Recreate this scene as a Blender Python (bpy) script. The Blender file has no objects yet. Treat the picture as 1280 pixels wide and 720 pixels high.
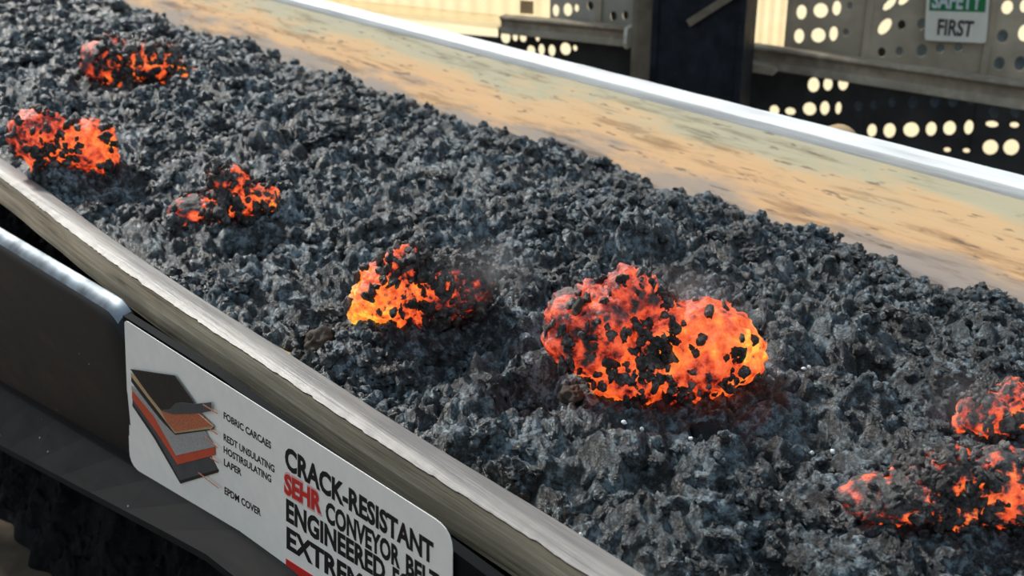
import bpy, bmesh, math, random
import numpy as np
from mathutils import Vector, Matrix, noise

C = bpy.context.scene.collection
noise.seed_set(5)
rng = random.Random(7)
nrng = np.random.default_rng(11)

# ------------------------------------------------------------------ camera, sky, sun, exposure
LIP = 0.90                                   # height of the belt edges above the ground
F_PX, PITCH, CAM_H = 1500.0, math.atan(648 / 1500.0), LIP + 0.65
cam_d = bpy.data.cameras.new('camera')
cam_d.sensor_width = 36.0
cam_d.lens = 36.0 * F_PX / 1280.0
cam_d.clip_start = 0.02
cam_d.dof.use_dof = True
cam_d.dof.focus_distance = 1.38
cam_d.dof.aperture_fstop = 8.0
cam = bpy.data.objects.new('camera', cam_d)
C.objects.link(cam)
cam.location = (0, 0, CAM_H)
cam.rotation_euler = (math.pi / 2 - PITCH, 0, 0)
sc = bpy.context.scene
sc.camera = cam
sc.view_settings.view_transform = 'Standard'
sc.view_settings.look = 'None'
sc.view_settings.gamma = 1.0
sc.view_settings.use_curve_mapping = False
sc.view_settings.exposure = 0.0

w = bpy.data.worlds.new('sky')
sc.world = w
w.use_nodes = True
nt = w.node_tree
nt.nodes.clear()
tc = nt.nodes.new('ShaderNodeTexCoord')
sx = nt.nodes.new('ShaderNodeSeparateXYZ')
rp = nt.nodes.new('ShaderNodeValToRGB')
bg = nt.nodes.new('ShaderNodeBackground')
wo = nt.nodes.new('ShaderNodeOutputWorld')
nt.links.new(tc.outputs['Generated'], sx.inputs[0])
nt.links.new(sx.outputs['Z'], rp.inputs[0])
rp.color_ramp.elements[0].position = 0.0
rp.color_ramp.elements[0].color = (0.72, 0.73, 0.74, 1)
rp.color_ramp.elements[1].position = 0.75
rp.color_ramp.elements[1].color = (0.64, 0.84, 1.0, 1)
nt.links.new(rp.outputs[0], bg.inputs[0])
bg.inputs[1].default_value = 0.72
nt.links.new(bg.outputs[0], wo.inputs[0])

sun_d = bpy.data.lights.new('sun', 'SUN')
sun_d.energy = 4.2
sun_d.angle = math.radians(6)
sun_d.color = (1.0, 0.95, 0.87)
sun = bpy.data.objects.new('sun', sun_d)
C.objects.link(sun)
_to_sun = Vector((-0.55, 0.62, 0.66))
sun.rotation_euler = _to_sun.to_track_quat('Z', 'Y').to_euler()
sun.location = (0, 0, 20)

# ------------------------------------------------------------------ coordinates
R = np.array([1, 0, 0.0])
U = np.array([0, math.sin(PITCH), math.cos(PITCH)])
FW = np.array([0, math.cos(PITCH), -math.sin(PITCH)])
EYE = np.array([0, 0, CAM_H])
D = np.array([-0.64632264, 0.76306424, 0])   # along the belt, away from the viewer
T = np.array([0.76306424, 0.64632264, 0])    # across the belt, away from the viewer


def ray(x, y):
    return FW + R * (x - 640) / F_PX + U * (360 - y) / F_PX


def on_z(x, y, z):                            # point of a sight line on a level plane (z above the belt edge)
    v = ray(x, y)
    return EYE + v * ((z + LIP - CAM_H) / v[2])


def on_t(x, y, t):                            # point of a sight line on an upright plane along the belt -> (s, z)
    v = ray(x, y)
    p = EYE + v * (t / (v @ T))
    return float(p @ D), float(p[2] - LIP)


def B(s, t, z):
    p = D * s + T * t
    return (p[0], p[1], z + LIP)


YAW = math.radians(22)
WN = np.array([math.sin(YAW), math.cos(YAW), 0])
WA = np.array([math.cos(YAW), -math.sin(YAW), 0])
W0 = np.array([1.3, 4.7, 0])


def on_wall(x, y, off=0.0):                   # -> (a, z) in the plane of the back wall, moved off towards the viewer
    v = ray(x, y)
    p = EYE + v * (((W0 - WN * off - EYE) @ WN) / (v @ WN))
    return float((p - W0) @ WA), float(p[2])


def WP(a, z, off=0.0):
    p = W0 + WA * a - WN * off
    return (p[0], p[1], z)


# ------------------------------------------------------------------ helpers
def link(o, parent=None):
    C.objects.link(o)
    if parent is not None:
        o.parent = parent
    return o


def tag(o, label, cat, group=None, kind=None):
    o['label'] = label
    o['category'] = cat
    if group:
        o['group'] = group
    if kind:
        o['kind'] = kind
    return o


def empty(name, loc):
    o = bpy.data.objects.new(name, None)
    o.location = loc
    o.empty_display_size = 0.05
    return link(o)


def mesh_obj(name, verts, faces, m, parent=None, smooth=False, loc=None):
    """verts are world coordinates; the object keeps them whatever its parent's place"""
    base = Vector(parent_world(parent)) if parent is not None else Vector((0, 0, 0))
    me = bpy.data.meshes.new(name)
    if loc is None and parent is None:
        vv = np.asarray([tuple(v) for v in verts], dtype=float)
        loc = vv.mean(axis=0)
        loc[2] = vv[:, 2].min()
    off = Vector(loc) if loc is not None else base
    me.from_pydata([tuple(Vector(v) - off) for v in verts], [], faces)
    me.update()
    if smooth:
        me.polygons.foreach_set('use_smooth', [True] * len(me.polygons))
    me.materials.append(m)
    o = bpy.data.objects.new(name, me)
    if parent is None:
        o.location = off
    else:
        o.location = off - base
    return link(o, parent)


def parent_world(p):
    v = Vector((0, 0, 0))
    while p is not None:
        v = v + p.location
        p = p.parent
    return v


def fix_normals(o):
    bm = bmesh.new()
    bm.from_mesh(o.data)
    bmesh.ops.recalc_face_normals(bm, faces=bm.faces)
    bm.to_mesh(o.data)
    bm.free()


def sweep(name, rows, m, parent=None, smooth=False, closed=True, uv=False):
    """rows: list of equal-length lists of world points; skins them, caps both ends if closed"""
    n = len(rows[0])
    verts = [p for r in rows for p in r]
    faces = []
    rng_n = n if closed else n - 1
    for i in range(len(rows) - 1):
        for j in range(rng_n):
            k = (j + 1) % n
            faces.append((i * n + j, i * n + k, (i + 1) * n + k, (i + 1) * n + j))
    if closed:
        faces.append(tuple(range(n)))
        faces.append(tuple((len(rows) - 1) * n + j for j in reversed(range(n))))
    o = mesh_obj(name, verts, faces, m, parent, smooth)
    fix_normals(o)
    if smooth:
        set_sharp(o, 40)
    return o


def set_sharp(o, deg):
    bm = bmesh.new()
    bm.from_mesh(o.data)
    for f in bm.faces:
        f.smooth = True
    for e in bm.edges:
        if len(e.link_faces) == 2 and e.calc_face_angle(0) > math.radians(deg):
            e.smooth = False
    bm.to_mesh(o.data)
    bm.free()


def prism(name, prof, axis0, axis1, m, parent=None, bevel=0.0):
    """closed profile of world points offset from axis0, swept straight to axis1"""
    a0, a1 = Vector(axis0), Vector(axis1)
    rows = [[tuple(a0 + Vector(q)) for q in prof], [tuple(a1 + Vector(q)) for q in prof]]
    o = sweep(name, rows, m, parent)
    if bevel:
        mod = o.modifiers.new('bevel', 'BEVEL')
        mod.width = bevel
        mod.segments = 2
        mod.limit_method = 'ANGLE'
    return o


def poly_mesh(outer, holes, thick):
    """flat plate in 2D with real holes -> (verts2d+depth, faces)"""
    cu = bpy.data.curves.new('plate', 'CURVE')
    cu.dimensions = '2D'
    cu.fill_mode = 'BOTH'
    cu.extrude = thick / 2
    for pts in [outer] + holes:
        sp = cu.splines.new('POLY')
        sp.points.add(len(pts) - 1)
        for p, q in zip(sp.points, pts):
            p.co = (q[0], q[1], 0, 1)
        sp.use_cyclic_u = True
    ob = bpy.data.objects.new('plate', cu)
    C.objects.link(ob)
    me = bpy.data.meshes.new_from_object(ob.evaluated_get(bpy.context.evaluated_depsgraph_get()))
    v = [tuple(x.co) for x in me.vertices]
    f = [tuple(p.vertices) for p in me.polygons]
    bpy.data.objects.remove(ob)
    bpy.data.curves.remove(cu)
    bpy.data.meshes.remove(me)
    return v, f


def text_mesh(txt, bold=0.02, thick=0.0):
    cu = bpy.data.curves.new('text', 'FONT')
    cu.body = txt
    cu.offset = bold
    cu.extrude = thick
    cu.resolution_u = 3
    ob = bpy.data.objects.new('text', cu)
    C.objects.link(ob)
    bpy.context.view_layer.update()
    me = bpy.data.meshes.new_from_object(ob.evaluated_get(bpy.context.evaluated_depsgraph_get()))
    v = np.array([tuple(x.co) for x in me.vertices])
    f = [tuple(p.vertices) for p in me.polygons]
    bpy.data.objects.remove(ob)
    bpy.data.curves.remove(cu)
    bpy.data.meshes.remove(me)
    return v, f


# ------------------------------------------------------------------ materials
def mat(name):
    m = bpy.data.materials.new(name)
    m.use_nodes = True
    n = m.node_tree.nodes
    return m, n, m.node_tree.links, n['Principled BSDF']


def lin(*c):
    return tuple(((x / 255) / 12.92 if x / 255 <= 0.04045 else (((x / 255) + 0.055) / 1.055) ** 2.4) for x in c) + (1,)


def noise_node(n, l, vec, scale, detail=5, rough=0.6):
    t = n.new('ShaderNodeTexNoise')
    t.inputs['Scale'].default_value = scale
    t.inputs['Detail'].default_value = detail
    t.inputs['Roughness'].default_value = rough
    if vec is not None:
        l.new(vec, t.inputs['Vector'])
    return t.outputs['Fac']


def ramp(n, l, fac, stops):
    r = n.new('ShaderNodeValToRGB')
    e = r.color_ramp.elements
    while len(e) < len(stops):
        e.new(0.5)
    for x, (p, c) in zip(e, stops):
        x.position = p
        x.color = c
    l.new(fac, r.inputs[0])
    return r.outputs[0]


def mapping(n, l, vec, scale=(1, 1, 1), rot=(0, 0, 0)):
    mp = n.new('ShaderNodeMapping')
    mp.inputs['Scale'].default_value = scale
    mp.inputs['Rotation'].default_value = rot
    l.new(vec, mp.inputs['Vector'])
    return mp.outputs[0]


def mix(n, l, fac, a, b, mode='MIX'):
    x = n.new('ShaderNodeMix')
    x.data_type = 'RGBA'
    x.blend_type = mode
    for s, v in ((0, fac), (6, a), (7, b)):
        if isinstance(v, (tuple, float, int)):
            x.inputs[s].default_value = v
        else:
            l.new(v, x.inputs[s])
    return x.outputs[2]


def bump(n, l, h, strength, dist, b):
    x = n.new('ShaderNodeBump')
    x.inputs['Strength'].default_value = strength
    x.inputs['Distance'].default_value = dist
    l.new(h, x.inputs['Height'])
    l.new(x.outputs[0], b.inputs['Normal'])


BELT_ROT = math.atan2(D[1], D[0])


def belt_coords(n, l):
    """world position turned so that x runs along the belt, y across it"""
    g = n.new('ShaderNodeNewGeometry')
    v = n.new('ShaderNodeVectorRotate')
    v.rotation_type = 'Z_AXIS'
    v.inputs['Angle'].default_value = -BELT_ROT
    l.new(g.outputs['Position'], v.inputs['Vector'])
    return v.outputs[0]


def plain(name, col, rough=0.6, metal=0.0, spots=None, scale=30.0, amt=0.25, bmp=0.0, bdist=0.002):
    m, n, l, b = mat(name)
    tcn = n.new('ShaderNodeTexCoord')
    f = noise_node(n, l, tcn.outputs['Object'], scale)
    lo = tuple(x * (1 - amt) for x in col[:3]) + (1,)
    hi = tuple(min(1, x * (1 + amt)) for x in col[:3]) + (1,)
    c = ramp(n, l, f, [(0.3, lo), (0.7, hi)])
    if spots:
        f2 = noise_node(n, l, tcn.outputs['Object'], scale * 0.23, 6)
        k = ramp(n, l, f2, [(0.52, (0, 0, 0, 1)), (0.66, (1, 1, 1, 1))])
        c = mix(n, l, k, c, spots)
    l.new(c, b.inputs['Base Color'])
    b.inputs['Roughness'].default_value = rough
    b.inputs['Metallic'].default_value = metal
    b.inputs['Specular IOR Level'].default_value = 0.22
    if bmp:
        bump(n, l, f, bmp, bdist, b)
    return m


def slag_material(name, dark, light, rough, cut=0.5, spec=0.8):
    m, n, l, b = mat(name)
    v = belt_coords(n, l)
    f1 = noise_node(n, l, v, 85, 6, 0.74)
    f2 = noise_node(n, l, v, 6, 3)
    f4 = noise_node(n, l, v, 17, 4, 0.6)
    s1 = n.new('ShaderNodeMath'); s1.operation = 'MULTIPLY_ADD'
    l.new(f4, s1.inputs[0]); s1.inputs[1].default_value = 0.45
    l.new(f1, s1.inputs[2])
    s2 = n.new('ShaderNodeMath'); s2.operation = 'ADD'
    l.new(s1.outputs[0], s2.inputs[0]); s2.inputs[1].default_value = -0.225
    mid = tuple((a * 2 + q) / 3.6 for a, q in zip(dark[:3], light[:3])) + (1,)
    c = ramp(n, l, s2.outputs[0], [(cut - 0.06, dark), (cut + 0.03, mid), (cut + 0.12, light)])
    k = ramp(n, l, f2, [(0.46, (0, 0, 0, 1)), (0.72, (0.6, 0.6, 0.6, 1))])
    c = mix(n, l, k, c, tuple(min(x, y) for x, y in zip(light[:3], (0.030, 0.027, 0.024))) + (1,))
    l.new(c, b.inputs['Base Color'])
    b.inputs['Roughness'].default_value = rough
    b.inputs['Specular IOR Level'].default_value = spec
    f3 = noise_node(n, l, v, 260, 5, 0.7)
    bump(n, l, f3, 1.0, 0.006, b)
    return m


M = {}
M['slag'] = slag_material('dark_slag', (0.005, 0.006, 0.008, 1), (0.22, 0.285, 0.325, 1), 0.36)
M['slag_b'] = slag_material('grey_slag', (0.006, 0.008, 0.010, 1), (0.26, 0.325, 0.37, 1), 0.32)
M['crust'] = slag_material('crust', (0.010, 0.008, 0.008, 1), (0.27, 0.25, 0.24, 1), 0.45)
M['fines'] = slag_material('black_fines', (0.003, 0.003, 0.004, 1), (0.016, 0.017, 0.019, 1), 0.7, spec=0.12)
M['pebble'] = plain('pale_pebble', (0.75, 0.77, 0.78), 0.35, amt=0.1)


def glow_material(name, hot, cover, scale, lean=(0, 0, 0), crust_lean=(0, 0, 0)):
    """glowing slag: a temperature field drives the emission, cooled crust stays dark"""
    m, n, l, b = mat(name)
    tcn = n.new('ShaderNodeTexCoord')
    v = tcn.outputs['Object']
    big = noise_node(n, l, v, 10 * scale, 2, 0.5)
    fine = noise_node(n, l, v, 60 * scale, 5, 0.7)
    vo = n.new('ShaderNodeTexVoronoi')
    vo.inputs['Scale'].default_value = 62 * scale
    vo.feature = 'SMOOTH_F1'
    wp = n.new('ShaderNodeTexNoise')
    wp.inputs['Scale'].default_value = 30 * scale
    l.new(v, wp.inputs['Vector'])
    wv = n.new('ShaderNodeVectorMath'); wv.operation = 'MULTIPLY_ADD'
    l.new(wp.outputs['Color'], wv.inputs[0]); wv.inputs[1].default_value = (0.03 / scale,) * 3
    l.new(v, wv.inputs[2])
    l.new(wv.outputs[0], vo.inputs['Vector'])
    def madd(x, k, y):
        q = n.new('ShaderNodeMath'); q.operation = 'MULTIPLY_ADD'
        l.new(x, q.inputs[0]); q.inputs[1].default_value = k
        if isinstance(y, float):
            q.inputs[2].default_value = y
        else:
            l.new(y, q.inputs[2])
        return q.outputs[0]
    t1 = madd(big, 1.15, hot - 0.62)
    def dot(vec):
        q = n.new('ShaderNodeVectorMath'); q.operation = 'DOT_PRODUCT'
        l.new(v, q.inputs[0]); q.inputs[1].default_value = vec
        return q.outputs['Value']
    t1 = madd(dot(lean), scale, t1)
    t2 = madd(fine, 0.75, t1)
    t3 = madd(vo.outputs['Distance'], 0.42, t2)
    e = ramp(n, l, t3, [(0.24, (0.03, 0.002, 0.001, 1)), (0.36, (0.26, 0.012, 0.003, 1)), (0.48, (0.78, 0.070, 0.012, 1)),
                        (0.64, (1.0, 0.16, 0.025, 1)), (0.78, (1.0, 0.30, 0.03, 1)), (0.90, (1.0, 0.62, 0.06, 1))])
    cr = noise_node(n, l, v, 16 * scale, 6, 0.75)
    s2 = madd(vo.outputs['Distance'], 0.35, madd(dot(crust_lean), -scale, cr))
    k = ramp(n, l, s2, [(0.50 + cover, (0, 0, 0, 1)), (0.58 + cover, (1, 1, 1, 1))])
    e2 = mix(n, l, 1.0, e, k, 'MULTIPLY')
    l.new(e2, b.inputs['Emission Color'])
    b.inputs['Emission Strength'].default_value = 1.0
    cc = ramp(n, l, fine, [(0.35, (0.012, 0.010, 0.010, 1)), (0.65, (0.13, 0.12, 0.115, 1))])
    l.new(cc, b.inputs['Base Color'])
    b.inputs['Roughness'].default_value = 0.5
    bump(n, l, fine, 0.8, 0.006, b)
    return m


def belt_material():
    m, n, l, b = mat('belt_rubber')
    v = belt_coords(n, l)
    # streaks drawn out along the belt
    st = noise_node(n, l, mapping(n, l, v, (1.6, 14, 14)), 2.2, 6, 0.65)
    pat = noise_node(n, l, mapping(n, l, v, (1.0, 4, 4)), 3.0, 5, 0.6)
    sp = n.new('ShaderNodeSeparateXYZ')
    l.new(v, sp.inputs[0])
    # the dust band by height on the slope
    mr = n.new('ShaderNodeMapRange')
    mr.inputs['From Min'].default_value = LIP - 0.16
    mr.inputs['From Max'].default_value = LIP
    l.new(sp.outputs['Z'], mr.inputs['Value'])
    a1 = n.new('ShaderNodeMath'); a1.operation = 'MULTIPLY_ADD'
    l.new(pat, a1.inputs[0]); a1.inputs[1].default_value = 0.9
    a2 = n.new('ShaderNodeMath'); a2.operation = 'ADD'
    l.new(mr.outputs[0], a1.inputs[2])
    l.new(a1.outputs[0], a2.inputs[0]); a2.inputs[1].default_value = -0.51
    band = ramp(n, l, a2.outputs[0], [(0.0, (0.324, 0.27918, 0.26208, 1)), (0.20, (0.372, 0.29106, 0.23088, 1)), (0.34, (0.648, 0.39798, 0.21216, 1)),
                                      (0.52, (0.624, 0.4158, 0.23088, 1)), (0.66, (0.462, 0.40986, 0.2808, 1)), (0.95, (0.426, 0.39798, 0.30576, 1))])
    k = ramp(n, l, st, [(0.36, (0.50, 0.46, 0.44, 1)), (0.48, (1, 1, 1, 1)), (0.72, (1.12, 1.10, 1.08, 1))])
    c = mix(n, l, 0.8, band, k, 'MULTIPLY')
    dots = noise_node(n, l, mapping(n, l, v, (6, 26, 26)), 3.2, 3, 0.5)
    kd = ramp(n, l, dots, [(0.62, (0, 0, 0, 1)), (0.70, (0.75, 0.75, 0.75, 1))])
    c = mix(n, l, kd, c, (0.16, 0.12, 0.09, 1))
    l.new(c, b.inputs['Base Color'])
    b.inputs['Roughness'].default_value = 0.85
    b.inputs['Specular IOR Level'].default_value = 0.15
    bump(n, l, st, 0.35, 0.004, b)
    return m


def streak_material(name, stops, rough, s_scale=(1.2, 30, 60)):
    m, n, l, b = mat(name)
    v = belt_coords(n, l)
    st = noise_node(n, l, mapping(n, l, v, s_scale), 2.0, 7, 0.68)
    pt = noise_node(n, l, mapping(n, l, v, (1, 5, 5)), 5.0, 4, 0.6)
    a = n.new('ShaderNodeMath'); a.operation = 'MULTIPLY_ADD'
    l.new(pt, a.inputs[0]); a.inputs[1].default_value = 0.5
    l.new(st, a.inputs[2])
    s = n.new('ShaderNodeMath'); s.operation = 'ADD'
    l.new(a.outputs[0], s.inputs[0]); s.inputs[1].default_value = -0.25
    c = ramp(n, l, s.outputs[0], stops)
    l.new(c, b.inputs['Base Color'])
    b.inputs['Roughness'].default_value = rough
    bump(n, l, st, 0.5, 0.004, b)
    return m


M['belt'] = belt_material()
M['edge_side'] = streak_material('worn_edge_side', [(0.28, (0.16, 0.12, 0.085, 1)), (0.42, (0.56, 0.44, 0.30, 1)), (0.55, (0.72, 0.57, 0.40, 1)), (0.72, (0.86, 0.74, 0.58, 1))], 0.7)
M['edge_top'] = streak_material('worn_edge_top', [(0.28, (0.12, 0.115, 0.11, 1)), (0.48, (0.20, 0.185, 0.175, 1)), (0.70, (0.32, 0.295, 0.27, 1))], 0.45)
M['edge_far'] = streak_material('pale_edge', [(0.25, (0.55, 0.54, 0.56, 1)), (0.5, (0.78, 0.79, 0.80, 1)), (0.8, (0.90, 0.92, 0.92, 1))], 0.5)


def steel_material(name, col, rough, rust=True, metal=0.0, spec=0.12):
    m, n, l, b = mat(name)
    v = belt_coords(n, l)
    f = noise_node(n, l, mapping(n, l, v, (1, 6, 3)), 6, 6, 0.65)
    c = ramp(n, l, f, [(0.3, tuple(x * 0.6 for x in col) + (1,)), (0.7, tuple(x * 1.5 for x in col) + (1,))])
    if rust:
        f2 = noise_node(n, l, v, 7, 5, 0.6)
        k = ramp(n, l, f2, [(0.55, (0, 0, 0, 1)), (0.72, (0.5, 0.5, 0.5, 1))])
        c = mix(n, l, k, c, (0.012, 0.009, 0.007, 1))
    vo = n.new('ShaderNodeTexVoronoi')
    vo.inputs['Scale'].default_value = 34
    l.new(v, vo.inputs['Vector'])
    kd = ramp(n, l, vo.outputs['Distance'], [(0.035, (0.8, 0.8, 0.8, 1)), (0.06, (0, 0, 0, 1))])
    f5 = noise_node(n, l, v, 9, 2)
    kk = ramp(n, l, f5, [(0.54, (0, 0, 0, 1)), (0.58, (1, 1, 1, 1))])
    kd = mix(n, l, 1.0, kd, kk, 'MULTIPLY')
    c = mix(n, l, kd, c, (0.35, 0.36, 0.38, 1))
    l.new(c, b.inputs['Base Color'])
    r = ramp(n, l, f, [(0.3, (rough - 0.08,) * 3 + (1,)), (0.7, (rough + 0.1,) * 3 + (1,))])
    l.new(r, b.inputs['Roughness'])
    b.inputs['Metallic'].default_value = metal
    b.inputs['Specular IOR Level'].default_value = spec
    return m


M['steel'] = steel_material('dark_steel', (0.008, 0.0095, 0.012), 0.40, spec=0.24)
M['steel_flat'] = steel_material('dark_painted_plate', (0.005, 0.006, 0.007), 0.6, False, spec=0.06)
M['skirt'] = steel_material('dusty_dark_plate', (0.010, 0.0105, 0.012), 0.7, False, spec=0.06)
M['column'] = steel_material('blue_black_paint', (0.018, 0.022, 0.030), 0.5, False)
M['post'] = plain('grey_brown_post', (0.21, 0.175, 0.13), 0.7, scale=9, amt=0.35)
M['rail'] = plain('weathered_rail', (0.36, 0.305, 0.235), 0.6, scale=12, amt=0.35, spots=(0.20, 0.165, 0.13, 1))
M['sheet'] = plain('grey_brown_sheet', (0.46, 0.395, 0.30), 0.65, scale=5, amt=0.3, spots=(0.36, 0.31, 0.24, 1))
M['sheet_left'] = plain('grey_sheet', (0.45, 0.42, 0.36), 0.65, scale=5, amt=0.25)
M['sheet_dark'] = plain('dark_sheet', (0.050, 0.050, 0.050), 0.7, scale=6, amt=0.4)  # the rail's shadow on the lower sheets is put into this colour
M['light_block'] = plain('blue_grey_light_block', (0.10, 0.135, 0.17), 0.6)
M['light_block_black'] = plain('black_light_block', (0.015, 0.016, 0.018), 0.6)
M['white_sign'] = plain('sign_white', (0.88, 0.85, 0.80), 0.45, scale=40, amt=0.04)
M['sign_cream'] = plain('safety_sign_white', (0.78, 0.77, 0.68), 0.5, scale=20, amt=0.06)
M['sign_green'] = plain('safety_green', (0.025, 0.20, 0.075), 0.5, amt=0.05)
M['ink'] = plain('black_ink', (0.010, 0.010, 0.012), 0.5, amt=0.1)
M['ink_grey'] = plain('faded_black_ink', (0.07, 0.062, 0.065), 0.6, amt=0.1)
M['sign_letter'] = plain('pale_blue_white_letter', (0.62, 0.68, 0.72), 0.5, amt=0.05)
M['red'] = plain('red_ink', (0.60, 0.030, 0.025), 0.5, amt=0.08)
M['pink'] = plain('pink_halo', (0.80, 0.44, 0.41), 0.5, amt=0.05)
M['d_black'] = plain('diagram_black', (0.022, 0.021, 0.021), 0.5, scale=120, amt=0.3)
M['d_grey'] = plain('diagram_dark_grey', (0.075, 0.075, 0.078), 0.5, amt=0.2)
M['d_tan'] = plain('diagram_tan', (0.50, 0.34, 0.19), 0.5, amt=0.1)
M['d_orange'] = plain('diagram_orange', (0.50, 0.15, 0.075), 0.5, scale=500, amt=0.5)
M['d_light'] = plain('diagram_grey', (0.36, 0.35, 0.34), 0.5, scale=600, amt=0.4)
M['d_red'] = plain('diagram_red', (0.58, 0.085, 0.040), 0.5, amt=0.08)
M['d_line'] = plain('leader_line', (0.50, 0.20, 0.13), 0.5, amt=0.1)
M['ground'] = plain('brown_ground', (0.09, 0.068, 0.047), 0.9, scale=14, amt=0.35, bmp=0.5, bdist=0.01)
M['yard'] = plain('pale_yard', (0.92, 0.73, 0.46), 0.9, scale=3, amt=0.06)


def sunlit_look_material():
    m, n, l, b = mat('sunlit_look')
    v = n.new('ShaderNodeNewGeometry').outputs['Position']
    f = noise_node(n, l, v, 9, 3)
    c = ramp(n, l, f, [(0.3, (0.92, 0.74, 0.46, 1)), (0.7, (0.98, 0.87, 0.64, 1))])
    t = n.new('ShaderNodeBsdfTranslucent')
    l.new(c, t.inputs['Color'])
    dfu = n.new('ShaderNodeBsdfDiffuse')
    l.new(c, dfu.inputs['Color'])
    mx = n.new('ShaderNodeMixShader')
    mx.inputs[0].default_value = 0.22
    l.new(t.outputs[0], mx.inputs[1])
    l.new(dfu.outputs[0], mx.inputs[2])
    tp = n.new('ShaderNodeBsdfTransparent')
    tp.inputs['Color'].default_value = (1.0, 0.96, 0.86, 1)
    m2 = n.new('ShaderNodeMixShader')
    m2.inputs[0].default_value = 0.62
    l.new(mx.outputs[0], m2.inputs[1])
    l.new(tp.outputs[0], m2.inputs[2])
    l.new(m2.outputs[0], n['Material Output'].inputs['Surface'])
    return m


M['sunlit_look'] = sunlit_look_material()  # translucent cream stands in for direct sun on wall sheets and rail

# ------------------------------------------------------------------ ground
wl = W0 - WA * 9 + WN * 0.02
wr = W0 + WA * 9 + WN * 0.02
g = mesh_obj('ground', [tuple(wl), tuple(wr), tuple(wr - WN * 14), tuple(wl - WN * 14)], [(0, 3, 2, 1)], M['ground'])
g['kind'] = 'structure'
g = mesh_obj('ground', [tuple(wl), tuple(wr), tuple(wr + WN * 40 + WA * 20), tuple(wl + WN * 40 - WA * 20)], [(0, 1, 2, 3)], M['yard'])
g['kind'] = 'structure'

# ------------------------------------------------------------------ conveyor belt
NS = [-0.6 + 0.1 * i for i in range(62)]
_bow_s = [-1, 0.4, 0.68, 0.89, 1.18, 1.36, 1.64, 2.11, 2.6, 9]
_bow_t = [.612, .614, .6165, .6045, .603, .5975, .5975, .613, .615, .615]


def near_t(s):
    return float(np.mean([np.interp(s + k, _bow_s, _bow_t) for k in (-.12, -.06, 0, .06, .12)]))


belt = empty('conveyor_belt', B(1.5, 1.28, -LIP))
tag(belt, 'wide troughed conveyor belt with worn raised edges carrying dark slag', 'conveyor belt')
inner = [(-0.0, .632, -.020), (0, .70, -.055), (0, .98, -.215), (0, 1.05, -.243), (0, 1.14, -.25), (0, 1.42, -.25), (0, 1.51, -.243), (0, 1.58, -.215),
         (0, 1.76, -.1165), (0, 1.85, -.067), (0, 1.942, -.0235)]
rows = []
for s in NS:
    top = [B(s, t, z) for _, t, z in inner]
    bot = [B(s, t, z - 0.016) for _, t, z in reversed(inner)]
    rows.append(top + bot)
sweep('belt_sheet', rows, M['belt'], belt, smooth=True)
FS = [-0.6 + 0.035 * i for i in range(176)]
rows = []
for s in FS:
    t0 = near_t(s)
    wob = 0.0015 * noise.noise(Vector((s * 9, 0, 3)))
    rows.append([B(s, t0, -.005), B(s, t0 - .001, -.03), B(s, t0 + wob, -.060), B(s, t0 + .006, -.066 + 2 * wob), B(s, t0 + .034, -.066), B(s, t0 + .038, -.010), B(s, t0 + .03, -.005)])
o = sweep('edge_block', rows, M['edge_side'], belt)
o['label'] = 'brown grey worn side of the near belt edge'
rows = []
for i in range(900):
    s = -0.6 + 6.1 * i / 899
    t0 = near_t(s)
    j = 0.0016 * noise.noise(Vector((s * 30, 1, 0))) + 0.0022 * max(0, noise.noise(Vector((s * 70, 5, 0)))) + 0.0015 * noise.noise(Vector((s * 140, 9, 0)))
    h = 0.0014 * noise.noise(Vector((s * 40, 2, 7)))
    rows.append([B(s, t0 - .0025 + j, -.0015 + h), B(s, t0 + .004 + j, .0015 + h * .5), B(s, t0 + .020, .002), B(s, t0 + .034, .0), B(s, t0 + .040, -.008), B(s, t0 + .03, -.006), B(s, t0 - .001 + j, -.0048 + h)])
o = sweep('top_wear_strip', rows, M['edge_top'], belt, smooth=True)
o['label'] = 'paler top face of the near belt edge with a ragged crack line'
rows = []
for i, s in enumerate(FS):
    j = 0.0015 * noise.noise(Vector((s * 12, 4, 4)))
    rows.append([B(s, 1.930, -.034), B(s, 1.9315, -.020), B(s, 1.9345 + j, -.0115 + j), B(s, 1.948, -.005 + j), B(s, 1.970, .001 + j), B(s, 1.977, -.004), B(s, 1.977, -.07), B(s, 1.95, -.07)])
o = sweep('far_edge_block', rows, M['edge_far'], belt, smooth=True)
o['label'] = 'white worn rim of the far belt edge'
o.name = 'edge_block'

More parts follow.
